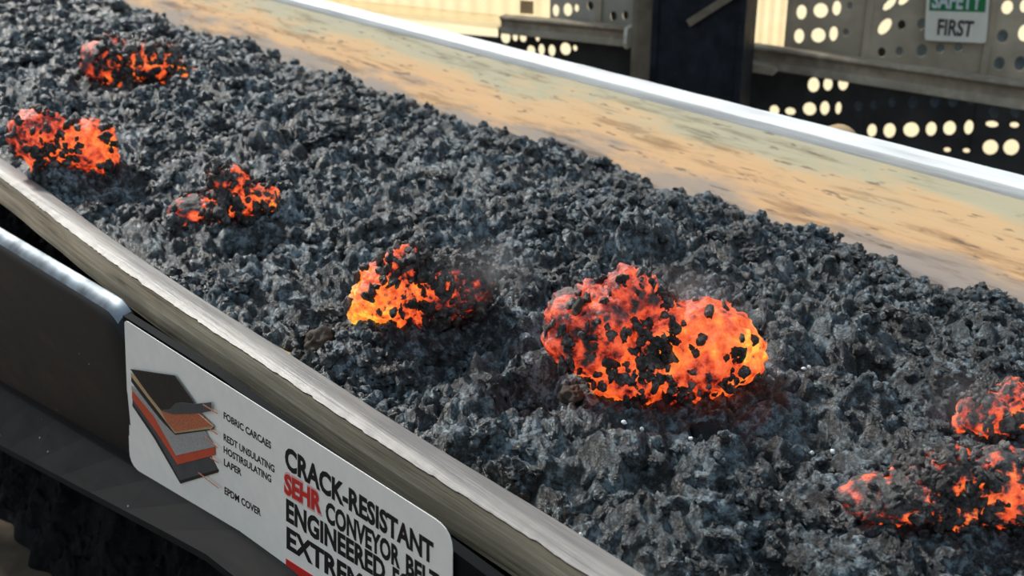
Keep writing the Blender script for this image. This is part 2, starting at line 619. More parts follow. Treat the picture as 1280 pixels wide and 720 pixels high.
# ------------------------------------------------------------------ glowing lump specs (pixel outline -> real place)
LUMPS = [
    dict(name='big', c=(815, 428), z=.045, hot=-.01, cover=-.01, n=290, sink=.95, lean=(.2, 0, -.3), crust_lean=(-.35, 0, .1), crust=(.34, .8), lob=[(-70, 18, 66, 62), (62, -8, 80, 62), (0, -30, 88, 50), (-32, 62, 40, 36), (72, -66, 32, 26), (-5, 10, 70, 50)],
         label='largest glowing slag lump, double-humped and orange, on the conveyor load', seed=3),
    dict(name='mid', c=(520, 362), z=.04, hot=-.01, cover=.035, n=220, sink=.85, lean=(-2.6, 0, -.6), crust_lean=(.9, 0, .9), crust=(.32, .75), lob=[(-28, -4, 52, 44), (-55, -22, 34, 24), (-12, 36, 32, 24), (40, 2, 52, 44), (72, 0, 26, 28), (0, -30, 50, 26)],
         label='glowing slag lump with a yellow hot spot at its left end and grey crust', seed=8),
    dict(name='left', c=(80, 180), z=.05, hot=-.03, cover=-.03, n=130, crust=(.32, .68), lob=[(-30, 12, 38, 34), (28, -4, 40, 34), (-5, -14, 46, 28), (38, -20, 30, 24), (-22, 30, 22, 16)],
         label='orange glowing slag lump at the near belt edge, upper left of the photo', seed=15),
    dict(name='low', c=(280, 254), z=.018, hot=-.08, cover=.10, n=150, crust=(.32, .7), lob=[(-30, -14, 42, 26), (8, -4, 48, 26), (10, 32, 26, 20), (38, 4, 30, 22)],
         label='mostly crusted slag lump with a small red glowing knob on top', seed=21),
    dict(name='back', c=(172, 84), z=.025, hot=-.06, cover=.11, n=170, crust=(.32, .7), lob=[(-30, 8, 42, 30), (14, 6, 44, 28), (46, -10, 30, 18), (-14, -22, 40, 16)],
         label='dark crusted slag heap speckled with red embers, nearest the upper far end of the belt', seed=33),
    dict(name='right', c=(1180, 612), z=.022, hot=-.10, cover=.145, n=230, crust=(.3, .8), lob=[(-62, -14, 68, 30), (0, 0, 80, 40), (60, 4, 70, 52), (20, 14, 60, 40), (100, 0, 50, 50)],
         label='broad low red-glowing slag lump cut by the right edge of the photo', seed=41),
    dict(name='right_back', c=(1250, 516), z=.018, hot=-.08, cover=.05, n=110, crust=(.32, .75), lob=[(-10, 0, 46, 34), (20, 10, 40, 34), (-30, -12, 30, 20)],
         label='small red-glowing slag lump behind the broad low one', seed=52),
]
for L in LUMPS:
    p = on_z(L['c'][0], L['c'][1], L['z'])
    L['p'] = p
    L['depth'] = float((p - EYE) @ FW)
    L['ppm'] = F_PX / L['depth']
    L['st'] = (float(p @ D), float(p @ T))
    L['rad'] = max(abs(dx) + rx for dx, dy, rx, ry in L['lob']) / L['ppm']
    L['low'] = L.get('sink', .6) * max(ry for dx, dy, rx, ry in L['lob']) / L['ppm']

# ------------------------------------------------------------------ slag bed
PITS = [(690, 465, 40, .05), (655, 475, 30, .04), (560, 425, 45, .045), (300, 300, 35, .04), (30, 205, 25, .03), (130, 222, 20, .03),
        (900, 525, 35, .035), (1250, 690, 40, .045), (1060, 640, 24, .02), (620, 590, 50, .035), (1085, 470, 38, .03), (700, 600, 45, .03),
        (560, 560, 45, .03), (390, 400, 40, .03), (420, 500, 40, .025), (800, 700, 40, .03), (330, 250, 25, .03), (930, 690, 60, .03)]
pits = []
for x, y, r, dz in PITS:
    p = on_z(x, y, 0)
    dep = float((p - EYE) @ FW)
    pits.append((float(p @ D), float(p @ T), r * dep / F_PX * 1.25, dz))


def bed_base(s, t):
    z = float(np.interp(t, [.60, .64, .72, .9, 1.2, 1.5, 1.70, 1.78, 1.9], [-.040, -.030, -.018, .0, .010, -.045, -.125, -.175, -.25]))
    z -= 0.02 * max(0.0, min(1.0, (1.1 - s) / .5)) * max(0.0, min(1.0, (t - 1.25) / .35))
    for ps, pt, r, dz in pits:
        q = ((s - ps) ** 2 + (t - pt) ** 2) / (r * r)
        if q < 4:
            z -= 1.4 * dz * math.exp(-q * 1.6)
    return z


def bed_point(s, t, fine=True):
    k = 1.0 + 0.9 * max(0.0, min(1.0, (1.25 - s) / 0.7))
    P = Vector((s / k, t, 0))
    wv = noise.noise_vector(P * 14)
    Q = P + Vector((wv[0], wv[1], 0)) * 0.016
    edge = 1.0 - max(0.0, min(1.0, (t - 1.50) / 0.25)) * 0.45
    edge *= max(0.3, min(1.0, (t - .60) / 0.12))
    r = 0.036 * noise.noise(P * 5.0)
    r += 0.020 * noise.noise(P * 12.0 + Vector((3, 1, 0)))
    d0 = noise.voronoi(Q * 10.0 + Vector((2, 9, 0)))[0]
    r += 0.026 * (min(1.0, (d0[1] - d0[0]) * 2.2) ** 0.7 - .5)
    d1 = noise.voronoi(Q * 23.0)[0]
    r += 0.016 * (min(1.0, (d1[1] - d1[0]) * 2.0) ** 0.7 - .5)
    z = bed_base(s, t) + r * edge
    for L in LUMPS:
        q = ((s - L['st'][0]) ** 2 + (t - L['st'][1]) ** 2) / (L['rad'] ** 2)
        if q < 3:
            wt = math.exp(-q * q * 1.2)
            z = z * (1 - wt) + (L['z'] - L['low'] + r * .3) * wt
    v3 = noise.noise_vector(P * 45 + Vector((0, 0, 2)))
    d2 = noise.voronoi(Q * 52.0 + Vector((5, 5, 0)))[0]
    z += 0.013 * (math.sqrt(max(0, 1 - d2[0] * 1.15)) - 0.5)
    z += 0.014 * (noise.turbulence(Q * 65.0, 3, True) - .5)
    pore = noise.noise(Q * 80.0 + Vector((8, 0, 4)))
    if pore < -.18:
        z -= 0.034 * min(.4, -.18 - pore)
    d3 = noise.voronoi(Q * 120.0)[0][0]
    z += 0.004 * (.5 - d3)
    ds, dt = 0.007 * v3[0] * k, 0.007 * v3[1]
    return s + ds, t + dt, z


ss = [0.12]
while ss[-1] < 4.8:
    ss.append(ss[-1] + 0.0026 + 0.0021 * max(0, ss[-1] - 0.3))
tt = np.linspace(.628, 1.84, 340)
ns, ntt = len(ss), len(tt)
V = np.empty((ns * ntt, 3))
ST_ = np.empty((ns * ntt, 2))
i = 0
for s in ss:
    for t in tt:
        a, b_, z = bed_point(s, float(t))
        b_ = max(b_, near_t(s) + .0405)
        V[i] = B(a, b_, z)
        ST_[i] = (a, b_)
        i += 1
idx = np.arange(ns * ntt).reshape(ns, ntt)
quads = np.stack([idx[:-1, :-1], idx[1:, :-1], idx[1:, 1:], idx[:-1, 1:]], -1).reshape(-1, 4)
bed_loc = np.array(B(1.5, 1.28, -.25))
me = bpy.data.meshes.new('slag_bed')
me.vertices.add(len(V))
me.vertices.foreach_set('co', (V - bed_loc).ravel())
me.loops.add(quads.size)
me.loops.foreach_set('vertex_index', quads.ravel())
me.polygons.add(len(quads))
me.polygons.foreach_set('loop_start', np.arange(0, quads.size, 4))
me.polygons.foreach_set('loop_total', np.full(len(quads), 4))
me.update()
me.validate()
if me.polygons[len(quads) // 2].normal.z < 0:
    me.flip_normals()
me.polygons.foreach_set('use_smooth', np.ones(len(quads), dtype=bool))
me.materials.append(M['slag'])
bed = bpy.data.objects.new('slag_bed', me)
bed.location = bed_loc
link(bed)
tag(bed, 'bed of dark grey clinker and slag grains filling the conveyor belt', 'slag', kind='stuff')
# grains scattered on the bed: attributes on its vertices, instanced in geometry nodes
nv = len(V)
dens = np.array([noise.noise(Vector((a * 5, b_ * 5, 3.3))) for a, b_ in ST_])
sel = nrng.random(nv) < np.clip(0.055 + 0.16 * dens, 0.006, 0.14)
z_belt = np.interp(ST_[:, 1], [p[1] for p in inner], [p[2] for p in inner]) + LIP
sel &= (V[:, 2] > z_belt + 0.003)
dep = np.maximum((V - EYE) @ FW, 0.5)
gs = dep * (0.0018 + 0.0042 * nrng.random(nv) ** 2.4)
gr = nrng.random((nv, 3)) * 6.283
a = me.attributes.new('grain_here', 'BOOLEAN', 'POINT'); a.data.foreach_set('value', sel)
a = me.attributes.new('grain_size', 'FLOAT', 'POINT'); a.data.foreach_set('value', gs.astype(np.float32))
a = me.attributes.new('grain_turn', 'FLOAT_VECTOR', 'POINT'); a.data.foreach_set('vector', gr.astype(np.float32).ravel())
print('BED', nv, int(sel.sum()))

ng = bpy.data.node_groups.new('grains', 'GeometryNodeTree')
ng.interface.new_socket('Geometry', in_out='INPUT', socket_type='NodeSocketGeometry')
ng.interface.new_socket('Geometry', in_out='OUTPUT', socket_type='NodeSocketGeometry')
N = ng.nodes
gi, go = N.new('NodeGroupInput'), N.new('NodeGroupOutput')


def named(nm, ty):
    x = N.new('GeometryNodeInputNamedAttribute')
    x.data_type = ty
    x.inputs['Name'].default_value = nm
    return x.outputs['Attribute']


jv = N.new('GeometryNodeJoinGeometry')
for k in range(5):
    ico = N.new('GeometryNodeMeshIcoSphere')
    ico.inputs['Radius'].default_value = 1.0
    ico.inputs['Subdivisions'].default_value = 3
    sp_ = N.new('GeometryNodeSetPosition')
    nz = N.new('ShaderNodeTexNoise')
    nz.noise_dimensions = '4D'
    nz.inputs['W'].default_value = k * 7.3
    nz.inputs['Scale'].default_value = 1.1
    nz.inputs['Detail'].default_value = 3
    sub = N.new('ShaderNodeVectorMath'); sub.operation = 'SUBTRACT'
    ng.links.new(nz.outputs['Color'], sub.inputs[0]); sub.inputs[1].default_value = (.5, .5, .5)
    scl = N.new('ShaderNodeVectorMath'); scl.operation = 'SCALE'
    ng.links.new(sub.outputs[0], scl.inputs[0]); scl.inputs['Scale'].default_value = 2.0
    ng.links.new(ico.outputs[0], sp_.inputs['Geometry'])
    ng.links.new(scl.outputs[0], sp_.inputs['Offset'])
    sh = N.new('GeometryNodeSetShadeSmooth')
    ng.links.new(sp_.outputs[0], sh.inputs[0])
    sm = N.new('GeometryNodeSetMaterial')
    sm.inputs['Material'].default_value = M['slag_b'] if k % 2 else M['slag']
    ng.links.new(sh.outputs[0], sm.inputs[0])
    gti = N.new('GeometryNodeGeometryToInstance')
    ng.links.new(sm.outputs[0], gti.inputs[0])
    ng.links.new(gti.outputs[0], jv.inputs[0])
iop = N.new('GeometryNodeInstanceOnPoints')
iop.inputs['Pick Instance'].default_value = True
ng.links.new(gi.outputs[0], iop.inputs['Points'])
ng.links.new(named('grain_here', 'BOOLEAN'), iop.inputs['Selection'])
ng.links.new(jv.outputs[0], iop.inputs['Instance'])
e2r = N.new('FunctionNodeEulerToRotation')
ng.links.new(named('grain_turn', 'FLOAT_VECTOR'), e2r.inputs[0])
ng.links.new(e2r.outputs[0], iop.inputs['Rotation'])
ng.links.new(named('grain_size', 'FLOAT'), iop.inputs['Scale'])
jg = N.new('GeometryNodeJoinGeometry')
ng.links.new(gi.outputs[0], jg.inputs[0])
ng.links.new(iop.outputs[0], jg.inputs[0])
ng.links.new(jg.outputs[0], go.inputs[0])
md = bed.modifiers.new('grains', 'NODES')
md.node_group = ng


def bed_z(s, t):
    return bed_point(s, t)[2]


# ------------------------------------------------------------------ rocks
def rock_mesh(name, sub, seed, m, rough=0.35, pit=0.12):
    bm = bmesh.new()
    bmesh.ops.create_icosphere(bm, subdivisions=sub, radius=1.0)
    sq = Vector((1 + 0.25 * math.sin(seed * 1.7), 1 + 0.25 * math.sin(seed * 2.9 + 1), 0.8))
    for v in bm.verts:
        p = v.co.normalized()
        d = 1 + rough * noise.noise(p * 1.2 + Vector((seed * 3.1, 0, 0))) + rough * .6 * noise.noise(p * 3 + Vector((0, seed * 5.3, 0)))
        if pit:
            q = noise.voronoi(p * 2.6 + Vector((0, 0, seed * 2.3)))[0]
            d += pit * (q[1] - q[0]) - pit * .4 + pit * .5 * noise.noise(p * 8 + Vector((seed, 0, 0)))
        v.co = Vector((p.x * sq.x, p.y * sq.y, p.z * sq.z)) * d
    me = bpy.data.meshes.new(name)
    bm.to_mesh(me)
    bm.free()
    me.polygons.foreach_set('use_smooth', [True] * len(me.polygons))
    me.materials.append(m)
    return me


lump_me = [rock_mesh('slag_lump', 4, k + 1, M['slag'] if k % 2 else M['slag_b'], 0.5, 0.40) for k in range(6)]
crust_me = [rock_mesh('crust_piece', 2, k + 20, M['crust'], 0.6, 0.35) for k in range(5)]


def near_glow(px, py, k=1.0):
    for L in LUMPS:
        for dx, dy, rx, ry in L['lob']:
            if ((px - L['c'][0] - dx) / (rx + 12)) ** 2 + ((py - L['c'][1] + dy) / (ry + 12)) ** 2 < k:
                return True
    return False


def to_px(p):
    q = np.asarray(p) - EYE
    return 640 + F_PX * (q @ R) / (q @ FW), 360 - F_PX * (q @ U) / (q @ FW)


placed = []
tries = 0
while len(placed) < 290 and tries < 20000:
    tries += 1
    px, py = rng.uniform(-10, 1290), rng.uniform(-10, 730)
    p = on_z(px, py, 0)
    s, t = float(p @ D), float(p @ T)
    if not (.70 < t < 1.70 and .2 < s < 4.5) or near_glow(px, py):
        continue
    dpt = float((p - EYE) @ FW)
    r = dpt / F_PX * rng.choice((7, 8, 9, 10, 11, 13, 16, 20))
    if any((s - a) ** 2 + (t - b_) ** 2 < (0.75 * (r + c)) ** 2 for a, b_, c in placed):
        continue
    if t - r < near_t(s) + .05:
        continue
    placed.append((s, t, r))
    o = bpy.data.objects.new('slag_lump', lump_me[len(placed) % 6])
    o.location = B(s, t, bed_z(s, t) - 0.10 * r)
    k = 1.0 + 0.35 * max(0.0, min(1.0, (1.25 - s) / 0.7))
    o.rotation_euler = (rng.uniform(-.4, .4), rng.uniform(-.4, .4), BELT_ROT + rng.choice((0, math.pi)) + rng.uniform(-.5, .5))
    o.scale = (r * k, r, r * .8)
    link(o)
    tag(o, 'rough dark grey slag lump lying loose on the conveyor load', 'slag lump', 'dark slag lumps on the load')

# a few single stones that stand out by colour
M['brown_stone'] = plain('brown_stone', (0.060, 0.047, 0.036), 0.55, scale=60, amt=0.4, bmp=0.4)
M['black_stone'] = plain('black_stone', (0.010, 0.010, 0.011), 0.6, scale=60, amt=0.4, bmp=0.4)
for px, py, rpx, mm, sd_, lab in [(402, 394, 25, 'brown_stone', 91, 'smooth brown pointed stone left of the glowing lump with the yellow hot spot'),
                                  (716, 480, 19, 'brown_stone', 92, 'dull brown stone under the left end of the largest glowing lump'),
                                  (886, 520, 19, 'black_stone', 93, 'black round stone under the right end of the largest glowing lump')]:
    p = on_z(px, py, 0.0)
    s, t = float(p @ D), float(p @ T)
    r = rpx * float((p - EYE) @ FW) / F_PX
    o = bpy.data.objects.new('slag_stone', rock_mesh('slag_stone', 4, sd_, M[mm], 0.35, 0.1))
    o.location = B(s, t, bed_z(s, t) + .25 * r)
    o.rotation_euler = (.3, .5, sd_)
    o.scale = (r, r, r * .9)
    link(o)
    tag(o, lab, 'stone')

# small pale pebbles
PEB = [(1004, 467), (1010, 472), (1020, 456), (780, 524), (803, 524), (864, 538), (979, 605), (1018, 543), (1044, 540), (727, 627), (1227, 535), (191, 233), (205, 247), (857, 322)]
peb_me = rock_mesh('pale_pebble', 2, 77, M['pebble'], 0.3, 0.0)
for k, (px, py) in enumerate(PEB):
    p = on_z(px, py, 0.012)
    s, t = float(p @ D), float(p @ T)
    dpt = float((p - EYE) @ FW)
    o = bpy.data.objects.new('pale_pebble', peb_me)
    r = dpt / F_PX * rng.uniform(2.4, 4.2)
    zz = max(bed_z(s + a * .004, t + c * .004) for a in (-1, 0, 1) for c in (-1, 0, 1))
    o.location = B(s, t, zz + r * .9)
    o.rotation_euler = (k, k * 2, k * 3)
    o.scale = (r * 1.2, r, r * .8)
    link(o)
    tag(o, 'tiny pale stone lying on the dark slag', 'pebble', 'pale pebbles on the slag')

# ------------------------------------------------------------------ glowing lumps
for L in LUMPS:
    ppm = L['ppm']
    lob = [(dx / ppm, dy / ppm, rx / ppm, ry / ppm) for dx, dy, rx, ry in L['lob']]
    G = np.array([0, 1.0, 0])

    def radius(u, lob=lob):
        best = 0.0
        for dx, dy, rx, ry in lob:
            rz = 0.75 * (rx + ry) / 2 + 0.1 * rx
            a_ = Vector((u.x / rx, u.y / rz, u.z / ry))
            c_ = Vector((-dx / rx, 0, -dy / ry))
            A, Bq, Cq = a_.dot(a_), 2 * a_.dot(c_), c_.dot(c_) - 1
            disc = Bq * Bq - 4 * A * Cq
            if disc > 0:
                best = max(best, (-Bq + math.sqrt(disc)) / (2 * A))
        return best

    size = max(rx for _, _, rx, _ in lob)
    sub = 6 if L['name'] in ('big', 'mid', 'right') else 5
    bm = bmesh.new()
    bmesh.ops.create_icosphere(bm, subdivisions=sub, radius=1.0)
    sd = Vector((L['seed'] * 1.37, 0, 0))
    fq = 22.0
    for v in bm.verts:
        u = v.co.normalized()
        r = radius(u)
        if r <= 0:
            r = min(ry for _, _, _, ry in lob) * .5
        p = u * r
        amp = 0.10 * size
        wv = noise.noise_vector(p * 25 + sd)
        q = p + Vector(wv) * 0.006
        d1 = noise.voronoi(q * (3.0 / size) + sd)[0]
        d2 = noise.voronoi(q * (8.0 / size) + sd)[0]
        dr = amp * 1.5 * noise.noise(p * (2.2 / size) + sd) + amp * 1.1 * (min(1, d1[1] - d1[0]) - .35) + amp * .75 * (0.5 - d2[0]) + amp * .5 * noise.noise(q * (18 / size) + sd) + amp * .55 * (.45 - noise.voronoi(q * (19 / size) + sd)[0][0]) + amp * .4 * noise.noise(q * (42 / size) + sd)
        v.co = u * (r + dr)
    bm.normal_update()
    me = bpy.data.meshes.new('glowing_core')
    bm.to_mesh(me)
    pts = [(v.co.copy(), v.normal.copy()) for v in bm.verts]
    bm.free()
    me.polygons.foreach_set('use_smooth', [True] * len(me.polygons))
    me.materials.append(glow_material('glowing_slag_' + L['name'], L['hot'], L['cover'], 0.10 / size, L.get('lean', (0, 0, 0)), L.get('crust_lean', (0, 0, 0))))
    loc = Vector(L['p'])
    root = empty('glowing_slag_lump', loc)
    tag(root, L['label'], 'glowing slag')
    core = bpy.data.objects.new('glowing_core', me)
    link(core, root)
    rg = random.Random(L['seed'])
    view = Vector(EYE) - loc
    view.normalize()
    vis = [q for q in pts if q[1].dot(view) > -0.1 and q[0].z > -0.06]
    cnt = 0
    guard = 0
    while cnt < L['n'] and guard < 5000:
        guard += 1
        p, nn = rg.choice(vis)
        bias = Vector(L.get('crust_lean', (0, 0, 0))).dot(p) / size * .25 - (.10 if L['name'] == 'big' and p.x > 0 and p.z > .1 * size else 0) + (.15 if L['name'] == 'big' and p.z < -.25 * size else 0)
        if noise.noise(p * (2.4 / size) + sd * 2) + bias < -0.02 - 0.25 * (L['cover'] > .05) and rg.random() < .88:
            continue
        pc = bpy.data.objects.new('crust_piece', crust_me[rg.randrange(5)])
        r = rg.uniform(*L['crust']) * 9.5 / ppm
        if rg.random() < .12:
            r *= 1.5
        pc.location = p + nn * r * .15
        pc.rotation_euler = (rg.uniform(0, 6), rg.uniform(0, 6), rg.uniform(0, 6))
        pc.scale = (r * 1.15, r, r * .8)
        link(pc, root)
        cnt += 1

# ------------------------------------------------------------------ side frame of the conveyor (dark steel)
frame = empty('conveyor_side_frame', B(1.5, .57, -LIP))
tag(frame, 'dark steel side frame below the near belt edge with a rounded guard', 'frame')
PT = .552


def lin_t(p0, p1, t):                          # straight line through two sight points on an upright plane
    (s0, z0), (s1, z1) = on_t(*p0, t), on_t(*p1, t)
    return lambda s: z0 + (z1 - z0) * (s - s0) / (s1 - s0)


S_COVER = on_t(156, 388, .556)[0]
z_cov = lin_t((0, 293), (155, 386), .556)
z_kink = lin_t((27, 495), (160, 573), .548)
z_skirt = lin_t((0, 560), (266, 702), .50)
sg = [S_COVER + .002, S_COVER + .008, S_COVER + .016, S_COVER + .026, S_COVER + .04] + [S_COVER + .06 + .06 * k for k in range(25)]
rows = []
for s in sg:
    e = max(0.0, 1 - (s - S_COVER - .002) / .045) ** 2
    zc, zk = z_cov(min(s, 2.6)) - .028 * e, z_kink(min(s, 2.4))
    rr = .026
    pr = [(.612, zc - .06), (.580, zc - .05), (.576, zc - .012)]
    for k in range(9):
        an = math.pi / 2 * k / 8
        pr.append((.571 - rr * math.sin(an) + .004 * e, zc - rr + rr * math.cos(an)))
    pr += [(.5445 + .004 * e, (zc + zk) / 2), (.548, zk + .01), (.553, zk), (.60, zk), (.612, zk + .01)]
    rows.append([B(s, t, z) for t, z in pr])
o = sweep('rounded_guard', rows, M['steel'], frame, smooth=True)
o['label'] = 'rounded dark steel guard with a painted-on highlight along its top edge'
M['highlight_steel'] = plain('guard_highlight_steel', (0.15, 0.18, 0.21), 0.5, 1.0, scale=22, amt=0.5)  # lighter metal imitates the highlight along the guard's crest
rows = []
for s in sg[2:]:
    e = max(0.0, 1 - (s - S_COVER - .002) / .045) ** 2
    zc = z_cov(min(s, 2.6)) - .028 * e
    q = []
    for r_, ks in ((.0268, range(7)), (.0258, reversed(range(7)))):
        for k in ks:
            an = math.radians(4 + 54 * k / 6)
            q.append((.571 - r_ * math.sin(an) + .004 * e, zc - .026 + r_ * math.cos(an)))
    rows.append([B(s, t, z) for t, z in q])
o = sweep('guard_highlight', rows, M['highlight_steel'], frame, smooth=True)
o['label'] = 'lighter steel strip painting the highlight on the guard'
# flat plate to the right carrying the sign
zt = lin_t((156, 396), (566, 656), PT)
zb = lambda s: min(-.20, z_kink(s))
rows = []
for s in [-.4 + (S_COVER + .4) * k / 20 for k in range(21)]:
    zz = min(zt(s), -.010)
    rows.append([B(s, PT, zz), B(s, PT, min(zz - .12, zb(s))), B(s, PT + .012, min(zz - .12, zb(s))), B(s, PT + .012, zz)])
o = sweep('side_plate', rows, M['steel_flat'], frame)
rows = []
for k in range(27):
    s = -.4 + 3.4 * k / 26
    zk = min(z_kink(min(s, 2.4)), -.19) if s < S_COVER else z_kink(min(s, 2.4))
    zs = min(min(z_skirt(min(s, 2.4)), zk - .03), -.22)
    rows.append([B(s, .553, zk + .004), B(s, .548, zk - .010), B(s, .501, zs + .006), B(s, .50, zs - .004), B(s, .51, zs - .006), B(s, .562, zk - .02), B(s, .575, zk + .004)])
o = sweep('lower_skirt', rows, M['skirt'], frame)
for s in (.2, 2.75):                           # legs of the frame
    pr = [(-.03, .0), (.03, .0), (.03, .06), (-.03, .06)]
    rows = [[B(s + a_, .60 + b_, z) for a_, b_ in pr] for z in (-LIP, -.12)]
    sweep('leg', rows, M['steel_flat'], frame)

# far side frame and idlers
fr2 = empty('conveyor_far_frame', B(1.5, 2.0, -LIP))
tag(fr2, 'dark steel frame beam hidden behind the far belt edge', 'frame')
rows = [[B(s, t, z) for t, z in ((1.985, -.05), (2.045, -.05), (2.045, -.22), (1.985, -.22))] for s in (-.5, 5.4)]
sweep('side_beam', rows, M['steel_flat'], fr2)
for s in (.2, 2.75, 5.2):
    rows = [[B(s + a_, 1.99 + b_, z) for a_, b_ in ((-.03, 0), (.03, 0), (.03, .05), (-.03, .05))] for z in (-LIP, -.2)]
    sweep('leg', rows, M['steel_flat'], fr2)

# ------------------------------------------------------------------ spilled black fines under the conveyor
NSX, NTX = 260, 110
vs, fsx = [], []
for i in range(NSX):
    s = .6 + 3.2 * i / (NSX - 1)
    for j in range(NTX):
        u = (j / (NTX - 1)) ** 1.7
        P = Vector((s, u * 1.4, 0))
        toe = .590 + .03 * noise.noise(Vector((s * 6, 0, 0))) + .02 * noise.noise(Vector((s * 17, 3, 0)))
        t = toe + u * 1.3
        hgt = .44 * (1 - (2 * min(u, 1 - u + .2) - 1) ** 2 if False else math.sin(math.pi * min(1, u * 1.02)) ** .8) if u > 0 else -.01
        endf = min(1, (s - .6) / .3) * min(1, (3.8 - s) / .3)
        d1 = noise.voronoi(P * 26)[0][0]
        z = hgt * max(0, endf) + (.03 * noise.noise(P * 9) + .05 * (.5 - d1) + .03 * (.5 - noise.voronoi(P * 60)[0][0]) + .012 * noise.noise(P * 110)) * min(1, u * 25 + .2)
        vs.append(B(s, t, max(-.01, z) - LIP))
for i in range(NSX - 1):
    for j in range(NTX - 1):
        a_ = i * NTX + j
        fsx.append((a_, a_ + NTX, a_ + NTX + 1, a_ + 1))
o = mesh_obj('spilled_fines', vs, fsx, M['fines'], smooth=True)
fix_normals(o)
tag(o, 'heap of black spilled fines on the ground under the conveyor', 'spill', kind='stuff')

# ------------------------------------------------------------------ information sign on the side plate
ST = PT - .004


def homography(src, dst):
    A = []
    for (x, y), (X, Y) in zip(src, dst):
        A.append([x, y, 1, 0, 0, 0, -X * x, -X * y, -X])
        A.append([0, 0, 0, x, y, 1, -Y * x, -Y * y, -Y])
    return np.linalg.svd(np.array(A))[2][-1].reshape(3, 3)


def P_sign(px, py, lift=0.0):                  # a point printed on the sign's plate
    s, z = on_t(px, py, ST)
    return B(s, ST - lift, z)


sign = empty('information_sign', P_sign(163, 580))
tag(sign, 'white rounded information sign with belt layer diagram on the conveyor side frame', 'sign')


def rounded(quad, rad, n=5):
    """corners rounded, in picture units on the plate"""
    out = []
    m_ = len(quad)
    for i in range(m_):
        p, a_, b_ = np.array(quad[i], float), np.array(quad[i - 1], float), np.array(quad[(i + 1) % m_], float)
        da, db = (a_ - p) / np.linalg.norm(a_ - p) * rad[i], (b_ - p) / np.linalg.norm(b_ - p) * rad[i]
        for k in range(n + 1):
            u = k / n
            out.append(tuple((1 - u) ** 2 * (p + da) + 2 * u * (1 - u) * p + u * u * (p + db)))
    return out


def plate(name, pts, m, lift, thick, parent, label=None):
    top = [P_sign(x, y, lift + thick) for x, y in pts]
    bot = [P_sign(x, y, lift) for x, y in pts]
    n_ = len(pts)
    faces = [tuple(range(n_)), tuple(reversed(range(n_, 2 * n_)))] + [(i, (i + 1) % n_, n_ + (i + 1) % n_, n_ + i) for i in range(n_)]
    o = mesh_obj(name, top + bot, faces, m, parent)
    fix_normals(o)
    if label:
        o['label'] = label
    return o


board = plate('board', rounded([(156, 399), (566, 662), (567, 842), (163, 582)], [6, 26, 20, 18]), M['white_sign'], 0, .0008, sign)
Lf = .0010
# the layer diagram
plate('bottom_layer', [(167, 494), (200, 528), (224, 578), (265, 569), (274.5, 588), (273, 590), (229, 603), (226, 602), (196, 545), (167, 505)], M['d_grey'], Lf, .0006, sign, 'dark grey bottom layer of the belt diagram')
plate('bottom_layer_edge', [(167, 503), (196, 545), (226, 600), (274.5, 586), (274, 590), (227, 604), (194, 547), (167, 507)], M['d_black'], Lf + .0006, .0003, sign)
plate('red_layer', [(167, 486), (200, 526), (222.6, 567), (270.5, 557), (270.8, 568), (224, 580), (198, 540), (167, 497)], M['d_red'], Lf + .0008, .0006, sign, 'red layer of the belt diagram')
plate('grey_layer', [(167, 481), (206, 515), (259, 538), (270.5, 557.6), (222.6, 568.5), (196, 521), (167, 486)], M['d_light'], Lf + .0014, .0006, sign, 'light grey woven layer of the belt diagram')
plate('carcass_border', [(167, 465), (206, 507), (253, 515), (271, 532), (269, 536), (222, 542.5), (204, 524), (188, 504), (167, 476)], M['d_black'], Lf + .002, .0005, sign)
plate('tan_edge', [(167, 464), (206, 509), (252, 515.5), (270.5, 531.5), (269, 534.5), (222, 540.5), (206, 519.5), (190, 499), (167, 469)], M['d_tan'], Lf + .0025, .0004, sign)
plate('orange_layer', [(205, 512), (252, 516), (269, 531), (222.8, 538.5), (212, 526)], M['d_orange'], Lf + .0029, .0004, sign, 'orange fabric layer of the belt diagram')
plate('top_layer', [(167, 460), (222.5, 468), (247, 502), (240, 510), (221, 515), (206, 512), (190, 492)], M['d_black'], Lf + .0033, .0006, sign, 'black top cover of the belt diagram')
plate('top_layer_curl', [(206, 511.5), (217, 510), (224, 502.5), (230, 501.5), (247, 503.5), (269, 501), (268.5, 512), (254, 515), (221, 516)], M['d_grey'], Lf + .0039, .0006, sign, 'dark grey curled edge of the top cover')
for (x0, y0), (x1, y1) in [((259, 504), (277.5, 515)), ((268, 534.6), (277.5, 541)), ((261, 544), (277.5, 557.6)), ((268, 570), (278.5, 576.5)), ((253, 589), (278.5, 608))]:
    plate('leader_line', [(x0, y0 - .7), (x1, y1 - .7), (x1, y1 + .7), (x0, y0 + .7)], M['d_line'], Lf + .0046, .0003, sign)


def sign_text(name, txt, quad, m, lift, bold=.02, parent=sign, label=None, grow=0.0):
    """lettering fitted between the four given corners of its line (top-left, top-right, bottom-left, bottom-right)"""
    v, f_ = text_mesh(txt, bold)
    x0, x1 = v[:, 0].min(), v[:, 0].max()
    hcap = 0.729
    q = [np.array(p, float) for p in quad]
    pts = []
    for a_ in v:
        u = (a_[0] - x0) / (x1 - x0) * (1 + 2 * grow) - grow
        w_ = 1 - a_[1] / hcap
        p = (1 - w_) * ((1 - u) * q[0] + u * q[1]) + w_ * ((1 - u) * q[2] + u * q[3])
        pts.append(P_sign(p[0], p[1], lift))
    o = mesh_obj(name, pts, f_, m, parent)
    if label:
        o['label'] = label
    return o


